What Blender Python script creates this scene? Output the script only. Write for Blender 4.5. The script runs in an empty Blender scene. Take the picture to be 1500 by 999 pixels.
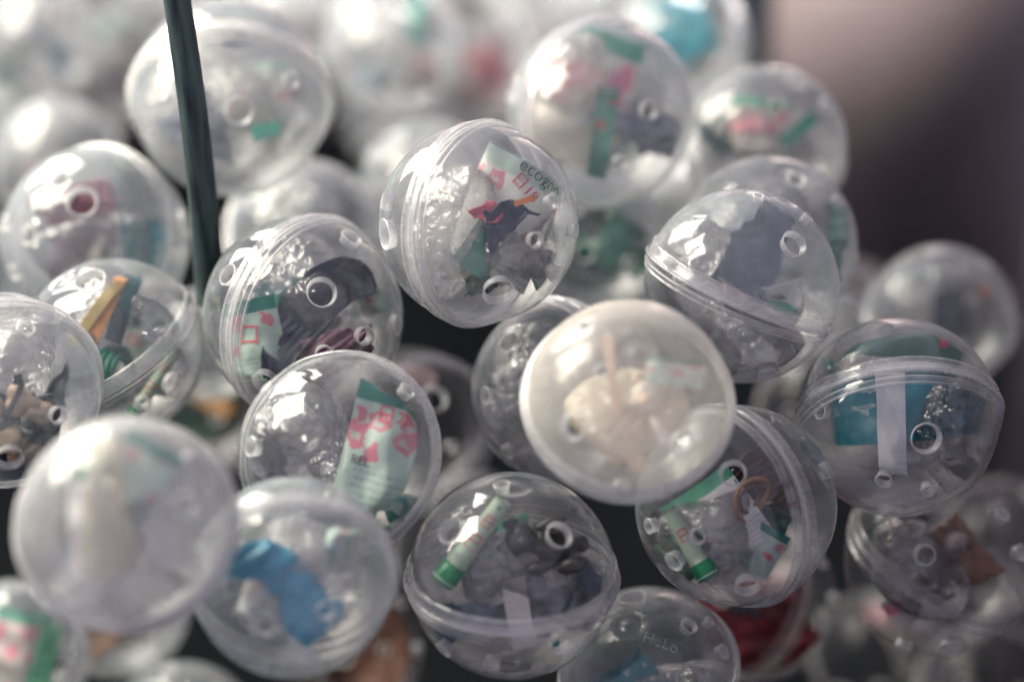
import bpy, bmesh, math, random
import numpy as np
from mathutils import Vector, Matrix, Quaternion

random.seed(7)
SC = bpy.context.scene
COL = SC.collection
R_ = math.radians

# ------------------------------------------------------------------ camera
F = 3166.0                      # focal length in photo pixels
PITCH = 35.0
CAM_Z = 0.86
cam_d = bpy.data.cameras.new('camera')
cam = bpy.data.objects.new('camera', cam_d)
COL.objects.link(cam)
cam.location = (0, 0, CAM_Z)
cam.rotation_euler = (R_(90 - PITCH), 0, 0)
cam_d.sensor_width = 36.0
cam_d.lens = F / 1500.0 * 36.0
cam_d.clip_start = 0.02
cam_d.clip_end = 50
cam_d.dof.use_dof = True
cam_d.dof.focus_distance = 0.690
cam_d.dof.aperture_fstop = (cam_d.lens / 1000.0) / 0.026
cam_d.dof.aperture_blades = 9
SC.camera = cam
CROT = Matrix.Rotation(R_(90 - PITCH), 4, 'X')


def P(px, py, z):
    """a place in the bin: photo position and distance along the view"""
    v = Vector(((px - 750) / F * z, -(py - 499.5) / F * z, -z))
    return (CROT @ v) + Vector((0, 0, CAM_Z))


def C2W(x, y, z):
    return (CROT @ Vector((x, y, z))) + Vector((0, 0, CAM_Z))


# ------------------------------------------------------------------ world
world = bpy.data.worlds.new('World')
SC.world = world
world.use_nodes = True
bg = world.node_tree.nodes['Background']
bg.inputs[0].default_value = (0.55, 0.50, 0.64, 1)
bg.inputs[1].default_value = 0.66

# ------------------------------------------------------------------ lights


def area(name, loc, target, sx, sy, power, color):
    d = bpy.data.lights.new(name, 'AREA')
    d.shape = 'RECTANGLE'
    d.size, d.size_y = sx, sy
    d.energy = power
    d.color = color
    o = bpy.data.objects.new(name, d)
    COL.objects.link(o)
    o.location = loc
    o.rotation_euler = (Vector(target) - Vector(loc)).to_track_quat('-Z', 'Y').to_euler()
    return o


TGT = C2W(0, 0.0, -0.80)
area('window_pane_light', C2W(-0.58, 0.46, -0.58), TGT, 0.32, 0.46, 7.6, (1.0, 0.92, 0.76))
area('window_pane_light', C2W(-0.46, 0.56, -0.98), TGT, 0.32, 0.46, 5.0, (1.0, 0.94, 0.80))
strip = area('added_wall_light', (0.06, 0.93, 0.74), (0.20, 1.22, 0.12), 0.26, 0.12, 1.8, (1.0, 0.90, 0.85))  # added lamp, brightens the steel wall and the back rows
strip.data.spread = R_(110)

SC.view_settings.view_transform = 'Standard'
SC.view_settings.look = 'None'
SC.view_settings.exposure = 0.66
SC.view_settings.gamma = 1.0
SC.render.engine = 'CYCLES'
cy = SC.cycles
cy.max_bounces = 9
cy.diffuse_bounces = 2
cy.glossy_bounces = 2
cy.transmission_bounces = 6
cy.transparent_max_bounces = 40
cy.caustics_reflective = False
cy.caustics_refractive = False
cy.sample_clamp_indirect = 3.0
cy.use_denoising = True
cy.use_adaptive_sampling = True
cy.adaptive_threshold = 0.05

# ------------------------------------------------------------------ materials
MATS = {}


def new_mat(name):
    m = bpy.data.materials.new(name)
    m.use_nodes = True
    nt = m.node_tree
    nt.nodes.clear()
    return m, nt.nodes, nt.links


def film(name, milk=0.08, edge=0.35, rough=0.06, tint=(0.97, 0.97, 0.975), white=(0.68, 0.77, 0.81),
         spec=1.5, bump=0.25, bscale=55.0, scratch=0.0, cloud=0.5, inner=0.36, refr=0.0, rior=1.22):
    """thin clear plastic: reflective film, faintly milky, more so where seen edge-on"""
    key = ('film', name)
    if key in MATS:
        return MATS[key]
    m, N, L = new_mat(name)
    out = N.new('ShaderNodeOutputMaterial')
    tc = N.new('ShaderNodeTexCoord')
    nz = N.new('ShaderNodeTexNoise')
    nz.inputs['Scale'].default_value = bscale
    nz.inputs['Detail'].default_value = 2.0
    nz.inputs['Roughness'].default_value = 0.45
    nz.inputs['Distortion'].default_value = 0.6
    L.new(tc.outputs['Object'], nz.inputs['Vector'])
    bp = N.new('ShaderNodeBump')
    bp.inputs['Strength'].default_value = bump
    bp.inputs['Distance'].default_value = 0.004
    L.new(nz.outputs['Fac'], bp.inputs['Height'])
    # milkiness with clouds and scuffs
    n2 = N.new('ShaderNodeTexNoise')
    n2.inputs['Scale'].default_value = 90.0
    n2.inputs['Detail'].default_value = 5.0
    n2.inputs['Roughness'].default_value = 0.65
    n2.inputs['Distortion'].default_value = 1.2
    L.new(tc.outputs['Object'], n2.inputs['Vector'])
    lw = N.new('ShaderNodeLayerWeight')
    lw.inputs['Blend'].default_value = 0.5
    pw = N.new('ShaderNodeMath'); pw.operation = 'POWER'
    L.new(lw.outputs['Facing'], pw.inputs[0]); pw.inputs[1].default_value = 3.5
    ed = N.new('ShaderNodeMath'); ed.operation = 'MULTIPLY_ADD'
    L.new(pw.outputs[0], ed.inputs[0]); ed.inputs[1].default_value = edge; ed.inputs[2].default_value = milk
    cl = N.new('ShaderNodeMapRange')
    cl.inputs['From Min'].default_value = 0.3; cl.inputs['From Max'].default_value = 0.75
    cl.inputs['To Min'].default_value = 1.0 - cloud; cl.inputs['To Max'].default_value = 1.0 + cloud
    L.new(n2.outputs['Fac'], cl.inputs['Value'])
    mm = N.new('ShaderNodeMath'); mm.operation = 'MULTIPLY'; mm.use_clamp = True
    L.new(ed.outputs[0], mm.inputs[0]); L.new(cl.outputs[0], mm.inputs[1])
    fac = mm.outputs[0]
    # fine scratches
    mp = N.new('ShaderNodeMapping'); mp.inputs['Scale'].default_value = (60, 900, 200)
    mp.inputs['Rotation'].default_value = (0.4, 0.7, 0.9)
    L.new(tc.outputs['Object'], mp.inputs['Vector'])
    n3 = N.new('ShaderNodeTexNoise'); n3.inputs['Scale'].default_value = 1.0; n3.inputs['Detail'].default_value = 1.0
    L.new(mp.outputs[0], n3.inputs['Vector'])
    sr = N.new('ShaderNodeMapRange'); sr.inputs['From Min'].default_value = 0.68; sr.inputs['From Max'].default_value = 0.76
    sr.inputs['To Min'].default_value = 0.0; sr.inputs['To Max'].default_value = 0.10 + scratch
    L.new(n3.outputs['Fac'], sr.inputs['Value'])
    ad = N.new('ShaderNodeMath'); ad.operation = 'ADD'; ad.use_clamp = True
    L.new(fac, ad.inputs[0]); L.new(sr.outputs[0], ad.inputs[1])
    fac = ad.outputs[0]
    # large smudges and dust specks
    for sc_, lo, hi_, amt in ((38.0, .50, .66, .16 * cloud), (1500.0, .73, .77, .5)):
        nn = N.new('ShaderNodeTexNoise'); nn.inputs['Scale'].default_value = sc_; nn.inputs['Detail'].default_value = 3.0
        nn.inputs['Distortion'].default_value = 2.5 if sc_ < 100 else 0.0
        L.new(tc.outputs['Object'], nn.inputs['Vector'])
        mr = N.new('ShaderNodeMapRange'); mr.inputs['From Min'].default_value = lo; mr.inputs['From Max'].default_value = hi_
        mr.inputs['To Min'].default_value = 0.0; mr.inputs['To Max'].default_value = amt
        L.new(nn.outputs['Fac'], mr.inputs['Value'])
        a2 = N.new('ShaderNodeMath'); a2.operation = 'ADD'; a2.use_clamp = True
        L.new(fac, a2.inputs[0]); L.new(mr.outputs[0], a2.inputs[1]); fac = a2.outputs[0]
    tr = N.new('ShaderNodeBsdfTransparent'); tr.inputs[0].default_value = (*tint, 1)
    if refr > 0:
        t0 = tr
        rf = N.new('ShaderNodeBsdfRefraction'); rf.inputs['IOR'].default_value = rior; rf.inputs['Roughness'].default_value = 0.0
        L.new(bp.outputs[0], rf.inputs['Normal'])
        tr = N.new('ShaderNodeMixShader'); tr.inputs[0].default_value = refr
        L.new(t0.outputs[0], tr.inputs[1]); L.new(rf.outputs[0], tr.inputs[2])
    df = N.new('ShaderNodeBsdfDiffuse'); df.inputs[0].default_value = (*white, 1)
    tl = N.new('ShaderNodeBsdfTranslucent'); tl.inputs[0].default_value = (*white, 1)
    mk = N.new('ShaderNodeMixShader'); mk.inputs[0].default_value = 0.5
    L.new(df.outputs[0], mk.inputs[1]); L.new(tl.outputs[0], mk.inputs[2])
    m1 = N.new('ShaderNodeMixShader'); L.new(fac, m1.inputs[0])
    L.new(tr.outputs[0], m1.inputs[1]); L.new(mk.outputs[0], m1.inputs[2])
    fr = N.new('ShaderNodeFresnel'); fr.inputs['IOR'].default_value = 1.5
    L.new(bp.outputs[0], fr.inputs['Normal'])
    fm = N.new('ShaderNodeMath'); fm.operation = 'MULTIPLY'; fm.use_clamp = True
    L.new(fr.outputs[0], fm.inputs[0]); fm.inputs[1].default_value = spec
    gl = N.new('ShaderNodeBsdfGlossy'); gl.inputs['Roughness'].default_value = rough
    gl.inputs[0].default_value = (1, 1, 1, 1)
    L.new(bp.outputs[0], gl.inputs['Normal'])
    geo = N.new('ShaderNodeNewGeometry')          # moulded inner face is matt, outer face polished
    rg = N.new('ShaderNodeMapRange')
    rg.inputs['To Min'].default_value = rough; rg.inputs['To Max'].default_value = max(rough, inner)
    L.new(geo.outputs['Backfacing'], rg.inputs['Value']); L.new(rg.outputs[0], gl.inputs['Roughness'])
    fm2 = N.new('ShaderNodeMath'); fm2.operation = 'MINIMUM'; fm2.inputs[1].default_value = 0.75
    L.new(fm.outputs[0], fm2.inputs[0])
    sg = N.new('ShaderNodeMapRange'); sg.inputs['To Min'].default_value = 1.0; sg.inputs['To Max'].default_value = .18 if inner > .2 else 1.0
    L.new(geo.outputs['Backfacing'], sg.inputs['Value'])
    fm3 = N.new('ShaderNodeMath'); fm3.operation = 'MULTIPLY'
    L.new(fm2.outputs[0], fm3.inputs[0]); L.new(sg.outputs[0], fm3.inputs[1])
    m2 = N.new('ShaderNodeMixShader'); L.new(fm3.outputs[0], m2.inputs[0])
    L.new(m1.outputs[0], m2.inputs[1]); L.new(gl.outputs[0], m2.inputs[2])
    L.new(m2.outputs[0], out.inputs[0])
    MATS[key] = m
    return m


def solid(name, color, rough=0.5, var=0.15, scale=120.0, metal=0.0, trans=0.0, spec=0.5, sheen=0.0):
    key = ('solid', name)
    if key in MATS:
        return MATS[key]
    m, N, L = new_mat(name)
    out = N.new('ShaderNodeOutputMaterial')
    pb = N.new('ShaderNodeBsdfPrincipled')
    tc = N.new('ShaderNodeTexCoord')
    nz = N.new('ShaderNodeTexNoise'); nz.inputs['Scale'].default_value = scale; nz.inputs['Detail'].default_value = 4
    L.new(tc.outputs['Object'], nz.inputs['Vector'])
    cr = N.new('ShaderNodeMix'); cr.data_type = 'RGBA'
    a = [max(0, c * (1 - var)) for c in color]; b = [min(1, c * (1 + var)) for c in color]
    cr.inputs[6].default_value = (*a, 1); cr.inputs[7].default_value = (*b, 1)
    L.new(nz.outputs['Fac'], cr.inputs[0])
    L.new(cr.outputs[2], pb.inputs['Base Color'])
    pb.inputs['Roughness'].default_value = rough
    pb.inputs['Metallic'].default_value = metal
    pb.inputs['Specular IOR Level'].default_value = spec
    bp = N.new('ShaderNodeBump'); bp.inputs['Strength'].default_value = 0.25; bp.inputs['Distance'].default_value = 0.0006
    L.new(nz.outputs['Fac'], bp.inputs['Height']); L.new(bp.outputs[0], pb.inputs['Normal'])
    last = pb.outputs[0]
    if trans > 0:
        tl = N.new('ShaderNodeBsdfTranslucent'); L.new(cr.outputs[2], tl.inputs[0])
        mx = N.new('ShaderNodeMixShader'); mx.inputs[0].default_value = trans
        L.new(pb.outputs[0], mx.inputs[1]); L.new(tl.outputs[0], mx.inputs[2]); last = mx.outputs[0]
    L.new(last, out.inputs[0])
    MATS[key] = m
    return m


def paper(name, base, band, blob, dark=(0.10, 0.20, 0.20), band_h=0.16, blobs=0.35, gloss=0.35, trans=0.25):
    """printed leaflet: base stock, a colour band at one end, pink print, rows of small text"""
    key = ('paper', name)
    if key in MATS:
        return MATS[key]
    m, N, L = new_mat(name)
    out = N.new('ShaderNodeOutputMaterial')
    pb = N.new('ShaderNodeBsdfPrincipled'); pb.inputs['Roughness'].default_value = gloss
    uv = N.new('ShaderNodeUVMap')
    sp = N.new('ShaderNodeSeparateXYZ'); L.new(uv.outputs[0], sp.inputs[0])

    def math_(op, a, b=None, clamp=False):
        n = N.new('ShaderNodeMath'); n.operation = op; n.use_clamp = clamp
        for i, v in enumerate((a, b)):
            if v is None: continue
            if isinstance(v, (int, float)): n.inputs[i].default_value = v
            else: L.new(v, n.inputs[i])
        return n.outputs[0]

    def mix(f, a, b):
        n = N.new('ShaderNodeMix'); n.data_type = 'RGBA'
        L.new(f, n.inputs[0])
        for i, v in ((6, a), (7, b)):
            if isinstance(v, tuple): n.inputs[i].default_value = (*v, 1)
            else: L.new(v, n.inputs[i])
        return n.outputs[2]
    u, v = sp.outputs[0], sp.outputs[1]
    # pictures: soft blobs in blocks
    nz = N.new('ShaderNodeTexVoronoi'); nz.inputs['Scale'].default_value = 4.2
    oi = N.new('ShaderNodeObjectInfo')
    vm = N.new('ShaderNodeVectorMath'); vm.operation = 'ADD'
    rs = N.new('ShaderNodeMath'); rs.operation = 'MULTIPLY'; rs.inputs[1].default_value = 7.3
    L.new(oi.outputs['Random'], rs.inputs[0])
    L.new(uv.outputs[0], vm.inputs[0]); L.new(rs.outputs[0], vm.inputs[1])
    nz.inputs['Randomness'].default_value = .8; nz.distance = 'MINKOWSKI'; nz.inputs['Exponent'].default_value = 4.0
    wz = N.new('ShaderNodeTexNoise'); wz.inputs['Scale'].default_value = 9.0; L.new(vm.outputs[0], wz.inputs['Vector'])
    wv = N.new('ShaderNodeVectorMath'); wv.operation = 'MULTIPLY_ADD'; wv.inputs[1].default_value = (.22, .22, 0)
    L.new(wz.outputs['Color'], wv.inputs[0]); L.new(vm.outputs[0], wv.inputs[2])
    L.new(wv.outputs[0], nz.inputs['Vector'])
    blobm = math_('LESS_THAN', nz.outputs['Distance'], blobs)
    upper = math_('GREATER_THAN', v, 0.38)
    blobm = math_('MULTIPLY', blobm, upper)
    ring = math_('LESS_THAN', nz.outputs['Distance'], blobs * 0.45)
    # text rows
    rows = math_('FRACT', math_('MULTIPLY', v, 17.0))
    rowm = math_('LESS_THAN', rows, 0.42)
    tx = N.new('ShaderNodeTexNoise'); tx.inputs['Scale'].default_value = 60
    L.new(uv.outputs[0], tx.inputs['Vector'])
    rowm = math_('MULTIPLY', rowm, math_('GREATER_THAN', tx.outputs['Fac'], 0.52))
    rowm = math_('MULTIPLY', rowm, math_('LESS_THAN', v, 0.32))
    rowm = math_('MULTIPLY', rowm, math_('GREATER_THAN', u, 0.12))
    col = mix(math_('MULTIPLY', blobm, 0.75), base, blob)
    col = mix(math_('MULTIPLY', math_('MULTIPLY', ring, upper), 0.7), col, base)
    col = mix(math_('MULTIPLY', rowm, 0.7), col, dark)
    bm_ = math_('GREATER_THAN', v, 1.0 - band_h)
    col = mix(bm_, col, band)
    L.new(col, pb.inputs['Base Color'])
    tl = N.new('ShaderNodeBsdfTranslucent'); L.new(col, tl.inputs[0])
    mx = N.new('ShaderNodeMixShader'); mx.inputs[0].default_value = trans
    L.new(pb.outputs[0], mx.inputs[1]); L.new(tl.outputs[0], mx.inputs[2])
    L.new(mx.outputs[0], out.inputs[0])
    MATS[key] = m
    return m


SHELL = {
    'vclear': lambda: film('very_clear_shell_plastic', refr=.30, rior=1.07, milk=0.03, edge=0.50, rough=0.06, spec=1.15),
    'clear': lambda: film('clear_shell_plastic', refr=.30, rior=1.07, milk=0.055, edge=0.50, rough=0.065, spec=1.1),
    'soft': lambda: film('slightly_milky_shell_plastic', refr=.30, rior=1.07, milk=0.15, edge=0.48, rough=0.09, spec=1.0),
    'milky': lambda: film('milky_shell_plastic', refr=.30, rior=1.07, milk=0.24, edge=0.50, rough=0.16, white=(0.78, 0.82, 0.83), spec=0.9),
    'frost': lambda: film('frosted_shell_plastic', milk=0.36, edge=0.48, rough=0.22, white=(0.95, 0.92, 0.82), spec=0.9, cloud=.25),
    'dim': lambda: film('shaded_shell_plastic', milk=0.02, edge=0.18, rough=0.18, white=(0.4, 0.4, 0.44), spec=0.4),  # shade put into the colour: darker shell copy for the dim capsules
}
RIM = {
    'dim': lambda: film('shaded_rim_plastic', milk=0.20, edge=0.3, rough=0.2, bump=0.1, white=(.5, .5, .53), spec=.7),  # matching darker rim copy, shade painted in as well
    'clear': lambda: film('rim_plastic', white=(.78, .80, .82), milk=0.34, edge=0.45, rough=0.12, bump=0.12, scratch=0.1),
    'frost': lambda: film('frosted_rim_plastic', white=(.82, .83, .82), milk=0.60, edge=0.40, rough=0.2, bump=0.1, scratch=0.1),
}
VENT = lambda: film('vent_ring_plastic', milk=0.50, edge=0.30, rough=0.2, bump=0.05, spec=.6, white=(0.84, 0.86, 0.86))
BAG = lambda: film('clear_polybag_film', milk=0.10, edge=0.25, rough=0.10, bump=0.7, bscale=240.0, spec=1.9, cloud=0.8, inner=.1, refr=.5)
BAGW = lambda: film('cloudy_polybag_film', milk=0.36, edge=0.35, rough=0.16, bump=0.7, bscale=240.0, spec=1.4, inner=.16, white=(0.86, 0.86, 0.82))

BAGC = lambda: film('cream_polybag_film', milk=0.70, edge=0.3, rough=0.2, bump=0.6, bscale=200.0, spec=1.0, white=(0.97, 0.90, 0.70), inner=.2)

# ------------------------------------------------------------------ object helpers


def empty(name, M, label=None, cat=None, group=None):
    o = bpy.data.objects.new(name, None)
    COL.objects.link(o)
    o.matrix_world = M
    o.empty_display_size = 0.01
    if label: o['label'] = label
    if cat: o['category'] = cat
    if group: o['group'] = group
    return o


def mesh(name, verts, faces, mat, parent=None, M=None, smooth=True, uvs=None):
    me = bpy.data.meshes.new(name)
    me.from_pydata([tuple(v) for v in verts], [], faces)
    if smooth:
        me.polygons.foreach_set('use_smooth', [True] * len(me.polygons))
    if uvs is not None:
        lay = me.uv_layers.new(name='UVMap')
        idx = np.empty(len(me.loops), dtype=np.int32)
        me.loops.foreach_get('vertex_index', idx)
        lay.data.foreach_set('uv', np.asarray(uvs, dtype=np.float32)[idx].ravel())
    me.materials.append(mat)
    me.update()
    o = bpy.data.objects.new(name, me)
    COL.objects.link(o)
    if parent is not None:
        o.parent = parent
    if M is not None:
        o.matrix_world = M
    return o


def tag(o, label, cat, group=None):
    o['label'] = label
    o['category'] = cat
    if group: o['group'] = group
    return o


def lathe_arr(prof, n):
    prof = np.asarray(prof, float)
    a = np.linspace(0, 2 * math.pi, n, endpoint=False)
    V = np.stack([np.outer(prof[:, 0], np.cos(a)), np.outer(prof[:, 0], np.sin(a)),
                  np.repeat(prof[:, 1][:, None], n, 1)], 2).reshape(-1, 3)
    Fc = []
    k = len(prof)
    for i in range(k - 1):
        for j in range(n):
            j2 = (j + 1) % n
            Fc.append((i * n + j, (i + 1) * n + j, (i + 1) * n + j2, i * n + j2))
    return V, Fc


def quat_np(q):
    return np.array(q.to_matrix())


def frame_to(d):
    return quat_np(Vector(d).to_track_quat('Z', 'Y'))


# ------------------------------------------------------------------ capsule
HALF_N = {1: 112, 0: 64}


def shell_profile(Rn, zcut, hi):
    """pole disc recess, then the dome down to height zcut"""
    th0 = 0.0
    pts = [(0.0015, 0.981), (0.05, 0.981)]
    pts = [(0.0005, 1.0 - 0.006), (0.022, 0.993), (0.028, 0.983), (0.10, 0.980), (0.185, 0.968)]
    pts += [(0.197, 0.9785)]
    th = math.asin(0.205)
    thE = math.acos(zcut)
    n = 34 if hi else 20
    for i in range(n + 1):
        t = th + (thE - th) * i / n
        pts.append((math.sin(t), math.cos(t)))
    return np.array(pts) * Rn


def vent_mesh(R, d, ang, inward=0.085, n=28):
    """raised collar round a hole and its short inward sleeve, centred on direction d"""
    sa, ca = math.sin(ang), math.cos(ang)
    w = 0.013
    prof = [(math.sin(ang + w), math.cos(ang + w) + 0.002), (sa + 0.006, ca + 0.009), (sa, ca + 0.009), (sa - 0.004, ca + 0.003),
            (sa * .90, ca - 0.050), (sa * .87, ca - 0.058), (sa * .86, ca - 0.062), (sa * .86, ca - inward), (sa * .90, ca - inward - .004),
            (sa * .93, ca - 0.06), (sa + .004, ca - .01)]
    V, Fc = lathe_arr(np.array(prof) * R, n)
    return V @ frame_to(d).T, Fc


def half_shell(R, pole, vents, hi, flip=False, zcut=0.03, scale=1.0):
    n = HALF_N[hi]
    prof = shell_profile(R * scale, zcut, hi)
    V, Fc = lathe_arr(prof, n)
    fr = frame_to(pole)
    V = V @ fr.T
    if vents:
        D = V / np.linalg.norm(V, axis=1)[:, None]
        dead = np.zeros(len(V), bool)
        Fa = np.array(Fc)
        keep = np.ones(len(Fa), bool)
        for (d, ang) in vents:
            d = np.array(d) / np.linalg.norm(d)
            cs = D @ d
            inside = cs > math.cos(ang + 0.004)
            hit = inside[Fa].sum(1)
            cen = D[Fa].mean(1); cen /= np.linalg.norm(cen, axis=1)[:, None]
            rm = (cen @ d) > math.cos(ang + 0.006)
            rm |= hit >= 3
            keep &= ~rm
            # move the edge of the opening onto a clean circle
            ring = np.unique(Fa[rm].ravel()) if rm.any() else []
            for i in ring:
                v = D[i]
                t = v - d * (v @ d)
                l = np.linalg.norm(t)
                if l < 1e-6: continue
                rr = np.linalg.norm(V[i])
                if (v @ d) < 0.2: continue
                V[i] = (d * math.cos(ang + .012) + t / l * math.sin(ang + .012)) * rr
        Fc = [tuple(f) for f in Fa[keep]]
    return V, Fc


RIMP = [(0.9915, 0.130), (1.008, 0.126), (1.020, 0.112), (1.022, 0.085), (1.018, 0.075), (1.022, 0.060),
        (1.024, 0.010), (1.030, 0.000), (1.044, -0.006), (1.050, -0.018), (1.046, -0.032), (1.030, -0.038),
        (1.006, -0.036), (1.002, -0.02), (1.002, 0.02)]
RIDGEP = [(0.997, 0.075), (1.004, 0.078), (1.016, 0.084), (1.024, 0.096), (1.022, 0.108), (1.012, 0.116), (0.995, 0.118),
          (0.988, 0.132), (0.996, 0.150), (1.004, 0.156), (1.000, 0.166), (0.987, 0.170)]
NECKP = [(0.992, 0.05), (0.978, 0.02), (0.972, -0.08), (0.968, -0.085), (0.960, -0.08)]

DEFV = [(33, 45, .09), (33, 135, .09), (33, 225, .09), (33, 315, .09), (62, 20, .15)]


def def_vents(pole, spin):
    fr = frame_to(pole)
    out = []
    for th, az, a in DEFV:
        t, z = R_(th), R_(az + spin)
        v = fr @ np.array([math.sin(t) * math.cos(z), math.sin(t) * math.sin(z), math.cos(t)])
        out.append((tuple(v), a))
    return out


CAPS = {}


def capsule(key, px, py, r, z, pole, label, kind='clear', vents=None, back=None, hi=1, lid_front=True, group='clear toy capsules in the heap',
            rim=None):
    """pole: photo position of the near pole of the half that faces the camera (or a direction);
       vents: (px, py, angular radius) holes on the near side"""
    Rm = r * z / F
    M = Matrix.Translation(P(px, py, z)) @ CROT
    e = empty('toy_capsule', M, label, 'capsule', group)
    bpy.context.view_layer.update()
    if len(pole) == 2:
        dx, dy = (pole[0] - px) / r, -(pole[1] - py) / r
        l = math.hypot(dx, dy)
        if l > 0.995:
            dx, dy = dx / l * .995, dy / l * .995
        d = Vector((dx, dy, math.sqrt(max(0, 1 - dx * dx - dy * dy))))
    else:
        d = Vector(pole)
    d.normalize()
    front, rear = [], []
    rnd = random.Random(key)
    if vents is None:
        front = def_vents(d, rnd.random() * 360)
        if not hi: front = front[:3] + front[4:]
    else:
        for v in vents:
            vx, vy = (v[0] - px) / r, -(v[1] - py) / r
            l = math.hypot(vx, vy)
            if l > .97: vx, vy = vx / l * .97, vy / l * .97
            v = (v[0], v[1], v[2] * 1.04)
            w = Vector((vx, vy, math.sqrt(1 - vx * vx - vy * vy)))
            if w.dot(d) > 0.2: front.append((tuple(w), v[2]))
            else: rear.append((tuple(w), v[2]))
    if not rear:
        rear = def_vents(-d, rnd.random() * 360)
        rear = [rear[0], rear[2], rear[4]]
    mat = SHELL[kind]()
    bmat = SHELL[back or kind]()
    rk = rim or {'frost': 'frost', 'milky': 'frost', 'dim': 'dim'}.get(kind, 'clear')
    rmat = RIM[rk]()
    I = M
    nr = 128 if hi else 72
    lidd, based = (d, -d) if lid_front else (-d, d)
    lidv, basev = (front, rear) if lid_front else (rear, front)
    lm, bm = (mat, bmat) if lid_front else (bmat, mat)
    V, Fc = half_shell(Rm, lidd, lidv, hi, zcut=0.13)
    lid = mesh('lid_shell', V, Fc, lm, e, I)
    V, Fc = half_shell(Rm, based, basev, hi, zcut=0.05, scale=0.995)
    base = mesh('base_shell', V, Fc, bm, e, I)
    V, Fc = lathe_arr(np.array(RIMP) * Rm, nr)
    mesh('rim_band', V @ frame_to(lidd).T, Fc, rmat, lid, I)
    V, Fc = lathe_arr(np.array(RIDGEP) * Rm, nr)
    mesh('rim_ridge', V @ frame_to(based).T, Fc, rmat, base, I)
    V, Fc = lathe_arr(np.array(NECKP) * Rm, nr)
    mesh('inner_neck', V @ frame_to(based).T, Fc, rmat, base, I)
    for par, vs in ((lid, lidv), (base, basev)):
        for (dd, a) in vs:
            V, Fc = vent_mesh(Rm, dd, a, n=32 if hi else 18)
            mesh('vent_ring', V, Fc, VENT(), par, I)
    CAPS[key] = dict(px=px, py=py, r=r, z=z, R=Rm, M=M, e=e)
    return e


# ------------------------------------------------------------------ contents


def clampR(V, R, k=0.93):
    l = np.linalg.norm(V, axis=1)
    s = np.where(l > k * R, k * R / np.maximum(l, 1e-9), 1.0)
    return V * s[:, None]


def folds(V, rng, n, amp, scale):
    """sharp random creases, as in crumpled film"""
    for i in range(n):
        d = rng.normal(size=3); d /= np.linalg.norm(d)
        m = rng.normal(size=3); m /= np.linalg.norm(m)
        o = rng.uniform(-.7, .7) * scale
        V = V + (amp * rng.uniform(.4, 1)) * (np.abs(V @ d - o) - scale * .4)[:, None] * m[None]
    return V


_ico = {}


def ico(sub):
    if sub not in _ico:
        bm = bmesh.new()
        bmesh.ops.create_icosphere(bm, subdivisions=sub, radius=1.0)
        bm.verts.ensure_lookup_table()
        V = np.array([v.co[:] for v in bm.verts])
        Fc = [tuple(v.index for v in f.verts) for f in bm.faces]
        bm.free()
        _ico[sub] = (V, Fc)
    return _ico[sub]


def loc(c, px, py, dz):
    """photo position + depth offset (in radii) -> capsule-local metres"""
    R, r = c['R'], c['r']
    return np.array([(px - c['px']) / r * R, -(py - c['py']) / r * R, dz * R])


def rotm(deg, tx=0, ty=0):
    return quat_np((Matrix.Rotation(R_(deg), 3, 'Z') @ Matrix.Rotation(R_(tx), 3, 'X') @ Matrix.Rotation(R_(ty), 3, 'Y')).to_quaternion())


def bag(key, px, py, sx, sy, label, seed=0, dz=0, white=False, sub=5, amp=.22, rot=0, name='plastic_bag', k=.92):
    c = CAPS[key]; R = c['R']; u = R / c['r']
    V, Fc = ico(sub)
    rng = np.random.default_rng(seed + 11)
    V = V * np.array([sx, sy, (sx + sy) * .42]) * .5 * u
    V = folds(V, rng, 26, amp, (sx + sy) * .25 * u)
    for q in range(5):
        dd_ = rng.normal(size=3) * 260; m_ = rng.normal(size=3) * .00055
        V = V + np.abs(np.mod(V @ dd_ + rng.uniform(0, 1), 1) - .5)[:, None] * m_[None]
    V = V - V.mean(0)
    ext = np.abs(V).max(0)
    V = V * (np.array([sx, sy, (sx + sy) * .42]) * .5 * u / ext)
    V = V @ rotm(rot).T + loc(c, px, py, dz)
    V = clampR(V, R, k)
    o = mesh(name, V, Fc, {True: BAGW, False: BAG, 'cream': BAGC}[white](), None, c['M'])
    return tag(o, label, 'plastic bag', 'clear plastic bags in the capsules')


def cloth(key, px, py, w, h, rot, color, label, seed=0, dz=0, mname=None, amp=.35, nf=14, tx=0, ty=0, rough=.6, name='folded_cloth', cat='cloth', thick=.0006, trans=.1, k=.9):
    c = CAPS[key]; R = c['R']; u = R / c['r']
    n = 40
    g = np.linspace(-.5, .5, n)
    X, Y = np.meshgrid(g * w * u, g * h * u)
    V = np.stack([X.ravel(), Y.ravel(), np.zeros(n * n)], 1)
    rng = np.random.default_rng(seed + 3)
    V = folds(V, rng, nf, amp, (w + h) * .25 * u)
    if nf > 10:
        V = V + .0011 * np.abs(np.sin(V @ (rng.normal(size=(3, 3)) * 420) + rng.uniform(0, 6, 3))) @ rotm(40, 30, 20).T
    V -= V.mean(0)
    V = V @ rotm(rot, tx, ty).T + loc(c, px, py, dz)
    V = clampR(V, R, k)
    Fc = [(i * n + j, i * n + j + 1, (i + 1) * n + j + 1, (i + 1) * n + j) for i in range(n - 1) for j in range(n - 1)]
    o = mesh(name, V, Fc, solid(mname or ('cloth_' + '_'.join('%02d' % int(x * 99) for x in color)), color, rough, .35, 260, trans=trans), None, c['M'])
    s = o.modifiers.new('thickness', 'SOLIDIFY'); s.thickness = thick
    return tag(o, label, cat)


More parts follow.
